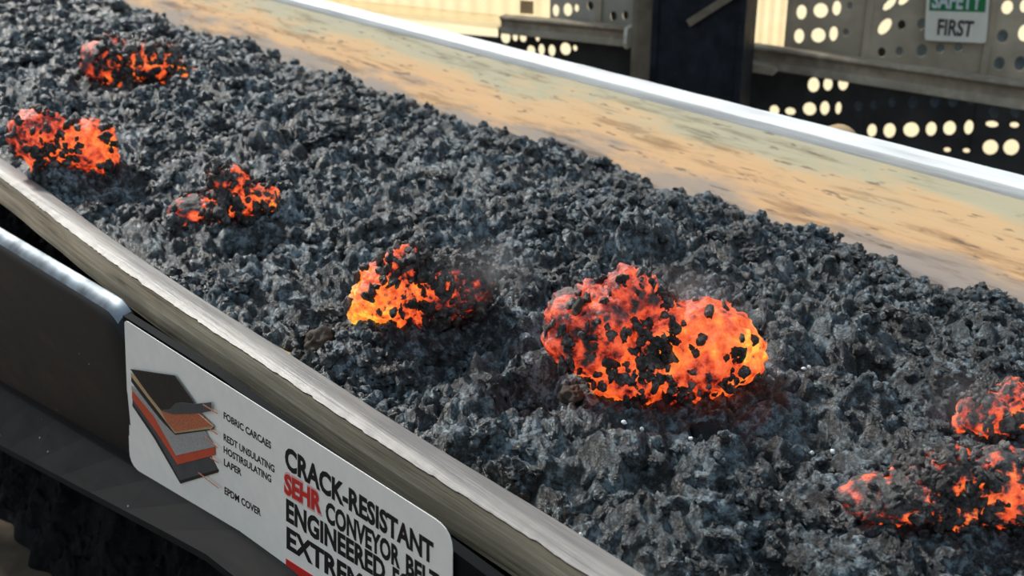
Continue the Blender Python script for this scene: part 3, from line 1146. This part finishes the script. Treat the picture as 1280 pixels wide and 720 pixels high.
sign_text('small_lettering', 'FOBRIC CARCAES', [(280.4, 514), (339.8, 552), (280.4, 522.5), (339.8, 561)], M['ink'], Lf, .03)
sign_text('small_lettering', 'REDT UNSULATING', [(280.4, 541), (344, 581.5), (280.4, 549.5), (344, 590.5)], M['ink'], Lf, .03)
sign_text('small_lettering', 'HOSTIRSULATING', [(280.4, 556.5), (340, 594), (280.4, 565), (340, 603)], M['ink'], Lf, .03)
sign_text('small_lettering', 'LAPER', [(280.8, 572.5), (302.7, 586), (280.8, 581), (302.7, 594.5)], M['ink'], Lf, .03)
sign_text('small_lettering', 'EPDM COVER', [(281.5, 607.5), (327, 636), (281.5, 616.5), (327, 645)], M['ink'], Lf, .03)
sign_text('large_lettering', 'CRACK-RESISTANT', [(357, 555.5), (543, 678), (357, 583), (543, 705)], M['ink'], Lf, .042)
sign_text('lettering_halo', 'SEHR', [(356.6, 588.5), (403, 616), (356.6, 615), (403, 643)], M['pink'], Lf, .07, grow=.02, label='pink halo behind the red word')
sign_text('red_lettering', 'SEHR', [(356.6, 590), (402.8, 617), (356.6, 614.5), (402.8, 641)], M['red'], Lf + .0004, .04, label='red word on the sign')
sign_text('large_lettering', 'CONVEYOR', [(408, 624.5), (501, 684.5), (408, 650), (501, 710)], M['ink'], Lf, .042)
sign_text('large_lettering', 'BELT', [(508.3, 691), (550, 718), (508.3, 716.5), (550, 743.5)], M['ink'], Lf, .042)
sign_text('large_lettering', 'ENGINEERED', [(358.5, 622), (482.5, 701), (358.5, 649), (482.5, 727)], M['ink'], Lf, .042)
sign_text('large_lettering', 'FOR', [(491.7, 707), (528, 730), (491.7, 733), (528, 756)], M['ink'], Lf, .042)
sign_text('large_lettering', 'EXTREME', [(359, 657), (468, 727), (359, 683.5), (468, 753)], M['ink'], Lf, .042)
plate('red_bar', [(358.5, 697.5), (470, 769), (470, 783), (358.5, 711.5)], M['red'], Lf, .0003, sign, 'red bar under the lettering')

# ------------------------------------------------------------------ back wall of perforated sheets
wall = empty('wall_back', WP(0, 0))
wall['kind'] = 'structure'


def wx(x, y=60, off=0.0):
    return on_wall(x, y, off)[0]


def circ(a_, z, ra, rz, n=14, tilt=0.0):
    out = []
    for k in range(n):
        th = 2 * math.pi * k / n
        x, y = ra * math.cos(th), rz * math.sin(th)
        out.append((a_ + x + y * tilt, z + y))
    return out


PPW = F_PX / float((np.array(WP(*on_wall(1100, 60))) - EYE) @ FW)


def sheet(name, a0, a1, z0, z1, holes, m, off=0.0, label=None):
    hs = []
    for h in holes:
        px, py, rw, rh = h[:4]
        tilt = h[4] if len(h) > 4 else 0
        a_, z = on_wall(px, py, off)
        ra, rz = rw / PPW * 1.06, rh / PPW * 1.02
        if a0 + ra < a_ < a1 - ra and z0 + rz < z < z1 - rz:
            hs.append(circ(a_, z, ra, rz, 14, tilt))
    v, f_ = poly_mesh([(a0, z0), (a1, z0), (a1, z1), (a0, z1)], hs, .006)
    vv = [WP(x, y, off + zz) for x, y, zz in v]
    o = mesh_obj(name, vv, f_, m, wall)
    if label:
        o['label'] = label
    return o


def hole_light_blocks(name, holes, m, off):
    """small caps added behind single holes to block the light"""
    vv, ff = [], []
    for px, py, rw, rh in [h[:4] for h in holes]:
        a_, z = on_wall(px, py, 0)
        c = circ(a_, z, rw / PPW * 1.25, rh / PPW * 1.25, 12)
        b0 = len(vv)
        vv += [WP(x, y, off) for x, y in c] + [WP(x, y, off - .01) for x, y in c]
        ff += [tuple(range(b0, b0 + 12)), tuple(reversed(range(b0 + 12, b0 + 24)))]
        ff += [(b0 + k, b0 + (k + 1) % 12, b0 + 12 + (k + 1) % 12, b0 + 12 + k) for k in range(12)]
    for k in range(0, len(vv), 24):
        o = mesh_obj(name, vv[k:k + 24], [tuple(i - 24 * (k // 24) for i in f) for f in ff[14 * (k // 24):14 * (k // 24) + 14]], m, wall)
        fix_normals(o)


up = [(1002, 15, 6, 9), (1026, 13, 8.5, 9), (1046, 10, 5, 9), (999, 45, 6, 9), (1023, 44, 8.5, 9), (1042, 42, 5, 9),
      (1088, 39, 5, 8, .6), (1106, 33, 6.5, 10, .35), (1080, 65, 8, 7), (1112, 5, 5, 8, .6), (1131, -2, 5, 8, .5), (1259, 9, 6, 8), (1281, 7, 5, 8), (1281, 41, 7, 10)]
up_dark = [(1127, 31, 4.5, 6), (1102, 65, 4.5, 6)]
up_blue = [(1062, 7, 3.5, 5), (1057, 40, 3.5, 5), (1124, 64, 4.5, 6), (1152, 30, 5, 7), (1152, 63, 6, 8), (1175, 60, 5, 6), (1198, 59, 5, 6), (1253, 45, 6, 8), (1249, 79, 6, 8), (1275, 79, 6, 9)]
lo = [(1017, 106, 7, 9.5), (1035, 105, 5.5, 8.5), (1054, 104, 6, 9), (968, 138, 6, 7), (988, 139, 6.5, 5), (1012, 136, 8, 8.5), (1031, 135, 5.5, 9), (1048, 135, 3.5, 8),
      (1070, 162, 7, 8.5), (1090, 163, 5.5, 8.5), (1112, 163, 7, 9.5), (1139, 162, 9, 9.5), (1164, 161, 6, 9), (1187, 160, 7, 9), (1211, 159, 5, 9),
      (1240, 155, 7, 4), (1268, 156, 5, 3.5), (1184, 187, 4, 3), (1208, 188, 4, 3), (1238, 184, 8.5, 9.5), (1264, 184, 8.5, 10)]
lo_blue = [(1116, 128, 5, 7), (1142, 128, 6, 8), (1169, 127, 6, 8), (1192, 126, 6, 8), (1215, 124, 6, 7), (1243, 139, 6, 7), (1270, 139, 6, 7), (1073, 132, 5, 6), (1093, 131, 5, 6)]
left_up = [(695, 13, 4.5, 8), (710, 12, 6, 8.5), (721, 10, 3, 5)]
left_dark = [(738, 7, 4.5, 6), (767, 20, 4.5, 6.5), (782, 19, 4, 6)]
left_lo = [(532, 28, 4, 4), (545, 31, 4, 4.5), (560, 33, 6, 5), (598, 37, 4, 4), (604, 47, 5, 6), (616, 48, 5, 7), (632, 46, 7, 9), (644, 46, 4, 6), (654, 47, 5, 6),
           (664, 63, 6, 7), (677, 62, 4.5, 8), (690, 63, 5, 8), (707, 61, 7.5, 8.5), (719, 60, 3, 4), (672, 47, 3, 5)]
z_top = 2.35
a_l, a_c, a_r = wx(440), wx(800), wx(1290)
zr = on_wall(1110, 85)[1]
sheet('perforated_panel', wx(984), wx(1082.6), zr - .02, z_top, up + up_dark + up_blue, M['sheet'], label='grey-brown perforated sheet with lit holes beside the dark column')
sheet('perforated_panel', wx(1082.5), wx(1234), zr - .07, z_top, up + up_dark + up_blue, M['sheet'], .004)
sheet('perforated_panel', wx(1234.5), wx(1420), zr - .09, z_top, up + up_dark + up_blue, M['sheet'])
sheet('perforated_panel', wx(930), wx(1089), 0, zr - .021, lo + lo_blue, M['sheet_dark'], label='lower perforated sheet coloured dark for the shadow of the rail')
sheet('perforated_panel', wx(1086.5), wx(1235), 0, zr - .071, lo + lo_blue, M['sheet_dark'], -.007)
sheet('perforated_panel', wx(1232.5), wx(1420), 0, zr - .091, lo + lo_blue, M['sheet_dark'])
zl = on_wall(700, 30)[1]
sheet('perforated_panel', wx(687), wx(755), zl - .03, z_top, left_up + left_dark, M['sheet_left'], label='grey perforated sheet left of the post')
sheet('perforated_panel', wx(755.5), wx(800), zl - .03, z_top, left_up + left_dark, M['sheet_left'], .003)
zl2 = on_wall(560, 20)[1]
sheet('perforated_panel', wx(500), wx(624), 0, zl2 - .075, left_lo, M['sheet_dark'])
sheet('perforated_panel', wx(623), wx(800), 0, zl - .031, left_lo, M['sheet_dark'])
sheet('solid_panel', wx(290), wx(500.5), 0, zl2 - .075, [], M['sheet_dark'])
sheet('solid_panel', wx(800.5), wx(929.5), 0, z_top, [], M['sheet_dark'])
hole_light_blocks('hole_light_block', up_dark + left_dark, M['light_block_black'], -.015)  # caps added so that these holes stay unlit
hole_light_blocks('hole_light_block', up_blue + lo_blue, M['light_block'], -.015)


def corrugated(name, a0, a1, z0, z1, pitch, depth, m, label):
    n_ = int((a1 - a0) / pitch * 6)
    rows_ = []
    for k in range(n_ + 1):
        a_ = a0 + (a1 - a0) * k / n_
        off = depth * math.sin(2 * math.pi * (a_ - a0) / pitch)
        rows_.append((a_, off))
    verts = [WP(a_, z0, off) for a_, off in rows_] + [WP(a_, z1, off) for a_, off in rows_]
    faces = [(k, k + 1, n_ + 2 + k, n_ + 1 + k) for k in range(n_)]
    o = mesh_obj(name, verts, faces, m, wall, smooth=True)
    o['label'] = label
    return o


corrugated('sunlit_look_panel', wx(290), wx(686.5), zl2 - .012, z_top, .075, .006, M['sunlit_look'], 'corrugated wall sheet made cream and translucent to look sunlit')  # sun on these two sheets imitated by a translucent material
corrugated('sunlit_look_panel', wx(936), wx(985), zr - .02, z_top, .04, .006, M['sunlit_look'], 'narrow wall sheet beside the column made cream and translucent to look sunlit')
# vertical seam battens where sheets meet
for x, z0 in ((748, zl), (984, zr), (1082, zr), (1234, zr)):
    a_ = wx(x)
    v8 = [WP(a_ + da, z, of) for z in (z0, z_top) for da, of in ((-.012, .004), (.012, .004), (.012, .016), (-.012, .016))]
    o = mesh_obj('seam_batten', v8, [(0, 1, 2, 3), (4, 5, 6, 7), (0, 1, 5, 4), (1, 2, 6, 5), (2, 3, 7, 6), (3, 0, 4, 7)], M['sheet'], wall)
    fix_normals(o)


# ------------------------------------------------------------------ column, post, rails
def at_y(px, py, yy):
    v = ray(px, py)
    return EYE + v * (yy / v[1])


def box_between(name, p0, p1, m, parent, width_axis, wd, dp, depth_axis):
    w_, d_ = np.asarray(width_axis) * wd / 2, np.asarray(depth_axis) * dp / 2
    verts = [tuple(p + a_ * w_ + b_ * d_) for p in (np.asarray(p0), np.asarray(p1)) for a_, b_ in ((-1, -1), (1, -1), (1, 1), (-1, 1))]
    o = mesh_obj(name, verts, [(0, 1, 2, 3), (7, 6, 5, 4), (0, 4, 5, 1), (1, 5, 6, 2), (2, 6, 7, 3), (3, 7, 4, 0)], m, parent)
    fix_normals(o)
    return o


CO = .42
aL, aR = wx(818, 60, CO), wx(926, 60, CO)
col = empty('steel_column', WP((aL + aR) / 2, 0, CO))
tag(col, 'broad dark blue-black steel column standing behind the far belt edge', 'column')
prof = [(aL, CO), (aL + .012, CO), (aR - .012, CO), (aR, CO), (aR, CO - .18), (aL, CO - .18)]
rows = [[WP(a_, z, of) for a_, of in prof] for z in (0, 3.2)]
sweep('shaft', rows, M['column'], col)
for a_ in (aL, aR):
    rows = [[WP(a_ + da, z, of) for da, of in ((-.012, CO + .012), (.012, CO + .012), (.012, CO - .2), (-.012, CO - .2))] for z in (0, 3.2)]
    sweep('flange', rows, M['column'], col)
p0, p1 = on_wall(862, 28, CO + .005), on_wall(915, -6, CO + .005)
p1 = (p0[0] + (p1[0] - p0[0]) * 1.6, p0[1] + (p1[1] - p0[1]) * 1.6)
e_ = np.array([p1[0] - p0[0], p1[1] - p0[1]]); e_ /= np.linalg.norm(e_)
nn = np.array([-e_[1], e_[0]]) * .014
o = mesh_obj('brace', [WP(p0[0] + a_ * nn[0], p0[1] + a_ * nn[1], of) for a_ in (-1, 1) for of in (CO + .001, CO + .03)] + [WP(p1[0] + a_ * nn[0], p1[1] + a_ * nn[1], of) for a_ in (-1, 1) for of in (CO + .001, CO + .03)],
             [(0, 1, 3, 2), (4, 6, 7, 5), (0, 4, 5, 1), (2, 3, 7, 6), (0, 2, 6, 4), (1, 5, 7, 3)], M['post'], col)
fix_normals(o)
o['label'] = 'grey-brown slanting brace high on the column'
PO = .30
pL, pR = wx(789, 60, PO), wx(822, 60, PO)
post = empty('steel_post', WP((pL + pR) / 2, 0, PO))
tag(post, 'narrow grey-brown steel post standing left of the dark column', 'post')
rows = [[WP(a_, z, of) for a_, of in ((pL, PO), (pL + .02, PO + .006), (pR - .02, PO + .006), (pR, PO), (pR, PO - .1), (pL, PO - .1))] for z in (.008, 3.2)]
sweep('shaft', rows, M['post'], post)
rows = [[WP(a_, z, of) for a_, of in ((pL - .05, PO + .05), (pR + .03, PO + .05), (pR + .03, PO - .12), (pL - .05, PO - .12))] for z in (0, .010)]
sweep('base_plate', rows, M['post'], post)


def rail(name, q0, q1, off0, off1, h0, h1, m, label, cap=None):
    """channel rail: web between two proud flanges, from sight point q0 to q1 (top edge)"""
    a0, z0 = on_wall(*q0, off0)
    a1, z1 = on_wall(*q1, off1)
    root = empty(name, WP((a0 + a1) / 2, (z0 + z1) / 2 - .05, (off0 + off1) / 2))
    tag(root, label, 'rail')

    def sec(a_, z, of, h, prof_):
        return [WP(a_, z + y * h, of + x) for x, y in prof_]

    body = [(0, 0), (.012, -.01), (.016, -.10), (.004, -.24), (.0, -.30), (.0, -.62), (.010, -.74), (.014, -.95), (.0, -1), (-.05, -1), (-.05, 0)]
    if name == 'sunlit_rail':
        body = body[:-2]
    o = sweep('web', [sec(a0, z0, off0, h0, body), sec(a1, z1, off1, h1, body)], m, root, smooth=True, closed=name != 'sunlit_rail')
    if cap:
        a1b, z1b = a1 + .012, z1 - .004
        cp = [(.018, .02), (.03, -.3), (.03, -.75), (.016, -1.02), (-.05, -1.02), (-.05, .02)]
        o = sweep('end_cap', [sec(a1 - .002, z1, off1, h1, cp), sec(a1b, z1b, off1, h1, cp)], M['sign_cream'], root)  # cream colour paints the light on the channel's end
        o['label'] = 'end cap coloured cream to look lit'
    return root


hpx = 1 / PPW
rr = rail('guard_rail', (938, 56), (1300, 107), .10, .26, 28 * hpx, 31 * hpx, M['rail'], 'weathered channel rail running right from the dark column under the safety sign')
rl = rail('guard_rail', (626, 20), (783, 34), .07, .12, 24 * hpx, 26 * hpx, M['rail'], 'short grey channel rail with an end cap coloured to look lit left of the post', cap=True)
br = rail('sunlit_rail', (300, -14), (638, 20), .05, .06, 18 * hpx, 20 * hpx, M['sunlit_look'], 'left stretch of the channel rail made cream and translucent to look sunlit')  # sunlit part of the rail, its brightness put into the material
# bracket and bolts at the left end of the right rail
a_, z_ = on_wall(946, 84, .16)
o = mesh_obj('bracket', [WP(a_ + da, z_ + dz, of) for of in (.10, .19) for da, dz in ((-.05, -.012), (.07, -.02), (.085, -.005), (.06, .012), (-.05, .02))],
             [(0, 1, 2, 3, 4), (9, 8, 7, 6, 5)] + [(k, (k + 1) % 5, 5 + (k + 1) % 5, 5 + k) for k in range(5)], M['rail'], rr)
fix_normals(o)
# faded patch plate on the sunlit-look sheet
a_, z_ = on_wall(658, 10, .015)
o = mesh_obj('patch_plate', [WP(a_ + da, z_ + dz, of) for of in (.009, .013) for da, dz in ((-.03, -.025), (.03, -.025), (.03, .03), (-.03, .03))],
             [(0, 1, 2, 3), (7, 6, 5, 4), (0, 4, 5, 1), (1, 5, 6, 2), (2, 6, 7, 3), (3, 7, 4, 0)], M['d_tan'], wall)
fix_normals(o)

# ------------------------------------------------------------------ safety sign
SO = .035
sgn = empty('safety_sign', WP(*on_wall(1194, 52, SO), SO))
tag(sgn, 'white safety sign with green header on the perforated wall', 'sign')


def wall_plate(name, pts, m, off, thick, parent, label=None):
    top = [WP(*on_wall(x, y, SO), off + thick) for x, y in pts]
    bot = [WP(*on_wall(x, y, SO), off) for x, y in pts]
    n_ = len(pts)
    o = mesh_obj(name, top + bot, [tuple(range(n_)), tuple(reversed(range(n_, 2 * n_)))] + [(i, (i + 1) % n_, n_ + (i + 1) % n_, n_ + i) for i in range(n_)], m, parent)
    fix_normals(o)
    if label:
        o['label'] = label
    return o


wall_plate('board', rounded([(1159.5, -26), (1239, -22), (1232.5, 54), (1155.5, 50)], [5, 5, 5, 5]), M['sign_cream'], SO, .004, sgn)
wall_plate('header', [(1163.5, -20), (1234, -16), (1231.5, 15), (1161.5, 13)], M['sign_green'], SO + .004, .001, sgn, 'green header band')


def wall_text(txt, quad, m, bold):
    v, f_ = text_mesh(txt, bold)
    x0, x1 = v[:, 0].min(), v[:, 0].max()
    q = [np.array(p, float) for p in quad]
    pts = []
    for b_ in v:
        u, w_ = (b_[0] - x0) / (x1 - x0), 1 - b_[1] / .729
        p = (1 - w_) * ((1 - u) * q[0] + u * q[1]) + w_ * ((1 - u) * q[2] + u * q[3])
        pts.append(WP(*on_wall(p[0], p[1], SO), SO + .0056))
    return mesh_obj('lettering', pts, f_, m, sgn)


wall_text('SAFETY', [(1166.5, -13), (1229, -9), (1164.5, 9), (1227, 11.5)], M['sign_letter'], .03)
wall_text('FIRST', [(1173, 22.5), (1218.5, 25.5), (1171.5, 42.5), (1215, 45)], M['ink_grey'], .03)

# idler roller just showing over the far belt edge
p = at_y(1040, 166, 2.55)
v0 = at_y(1006, 178, 2.75)
idl = empty('idler_roller', tuple(v0 - np.array([0, 0, .06])))
tag(idl, 'tan rounded idler roller end peeking over the far belt edge', 'roller')
ax, cr_ = T, v0 - np.array([0, 0, .045])
for nm, ra_, l0, l1, mm in (('drum', .062, -.02, .16, 'd_tan'), ('shaft', .015, .16, .24, 'steel_flat')):
    rows = [[tuple(cr_ + ax * l + D * math.cos(th) * r_ + np.array([0, 0, 1]) * math.sin(th) * r_) for th in [2 * math.pi * k / 24 for k in range(24)]]
            for l, r_ in ((l0, ra_ * .8), (l0 + .01, ra_), (l1 - .01, ra_), (l1, ra_ * .8))]
    sweep(nm, rows, M[mm], idl, smooth=True)

# ------------------------------------------------------------------ faint smoke drifting off the hot lumps
def smoke(px, py, zz, rx, ry, dens, seed, label):
    p = on_z(px, py, zz)
    k = float((p - EYE) @ FW) / F_PX
    bm = bmesh.new()
    bmesh.ops.create_icosphere(bm, subdivisions=3, radius=1.0)
    me = bpy.data.meshes.new('smoke_wisp')
    bm.to_mesh(me)
    bm.free()
    m = bpy.data.materials.new('thin_smoke_%d' % seed)
    m.use_nodes = True
    n, l = m.node_tree.nodes, m.node_tree.links
    n.remove(n['Principled BSDF'])
    tcn = n.new('ShaderNodeTexCoord')
    ln = n.new('ShaderNodeVectorMath'); ln.operation = 'LENGTH'
    l.new(tcn.outputs['Object'], ln.inputs[0])
    fo = n.new('ShaderNodeMapRange')
    fo.inputs['From Min'].default_value = 1.0
    fo.inputs['From Max'].default_value = 0.2
    l.new(ln.outputs['Value'], fo.inputs['Value'])
    mp = n.new('ShaderNodeMapping')
    mp.inputs['Location'].default_value = (seed * 3.7, 0, 0)
    l.new(tcn.outputs['Object'], mp.inputs['Vector'])
    f = noise_node(n, l, mp.outputs[0], 2.2, 4, 0.6)
    cr = ramp(n, l, f, [(0.42, (0, 0, 0, 1)), (0.70, (1, 1, 1, 1))])
    ml = n.new('ShaderNodeMath'); ml.operation = 'MULTIPLY'
    l.new(cr, ml.inputs[0]); l.new(fo.outputs[0], ml.inputs[1])
    m3 = n.new('ShaderNodeMath'); m3.operation = 'MULTIPLY'
    l.new(ml.outputs[0], m3.inputs[0]); m3.inputs[1].default_value = dens
    vs_ = n.new('ShaderNodeVolumePrincipled')
    vs_.inputs['Color'].default_value = (0.62, 0.60, 0.60, 1)
    l.new(m3.outputs[0], vs_.inputs['Density'])
    l.new(vs_.outputs[0], n['Material Output'].inputs['Volume'])
    me.materials.append(m)
    o = bpy.data.objects.new('smoke_wisp', me)
    o.location = tuple(p)
    o.scale = (rx * k, rx * k * .8, ry * k)
    link(o)
    tag(o, label, 'smoke', kind='stuff')


smoke(850, 372, .09, 95, 40, 9, 1, 'faint smoke over the largest glowing lump')
smoke(610, 335, .08, 75, 45, 9, 2, 'faint smoke right of the glowing lump with the yellow hot spot')
smoke(1225, 505, .05, 80, 45, 9, 3, 'faint smoke over the glowing lumps at the right edge')
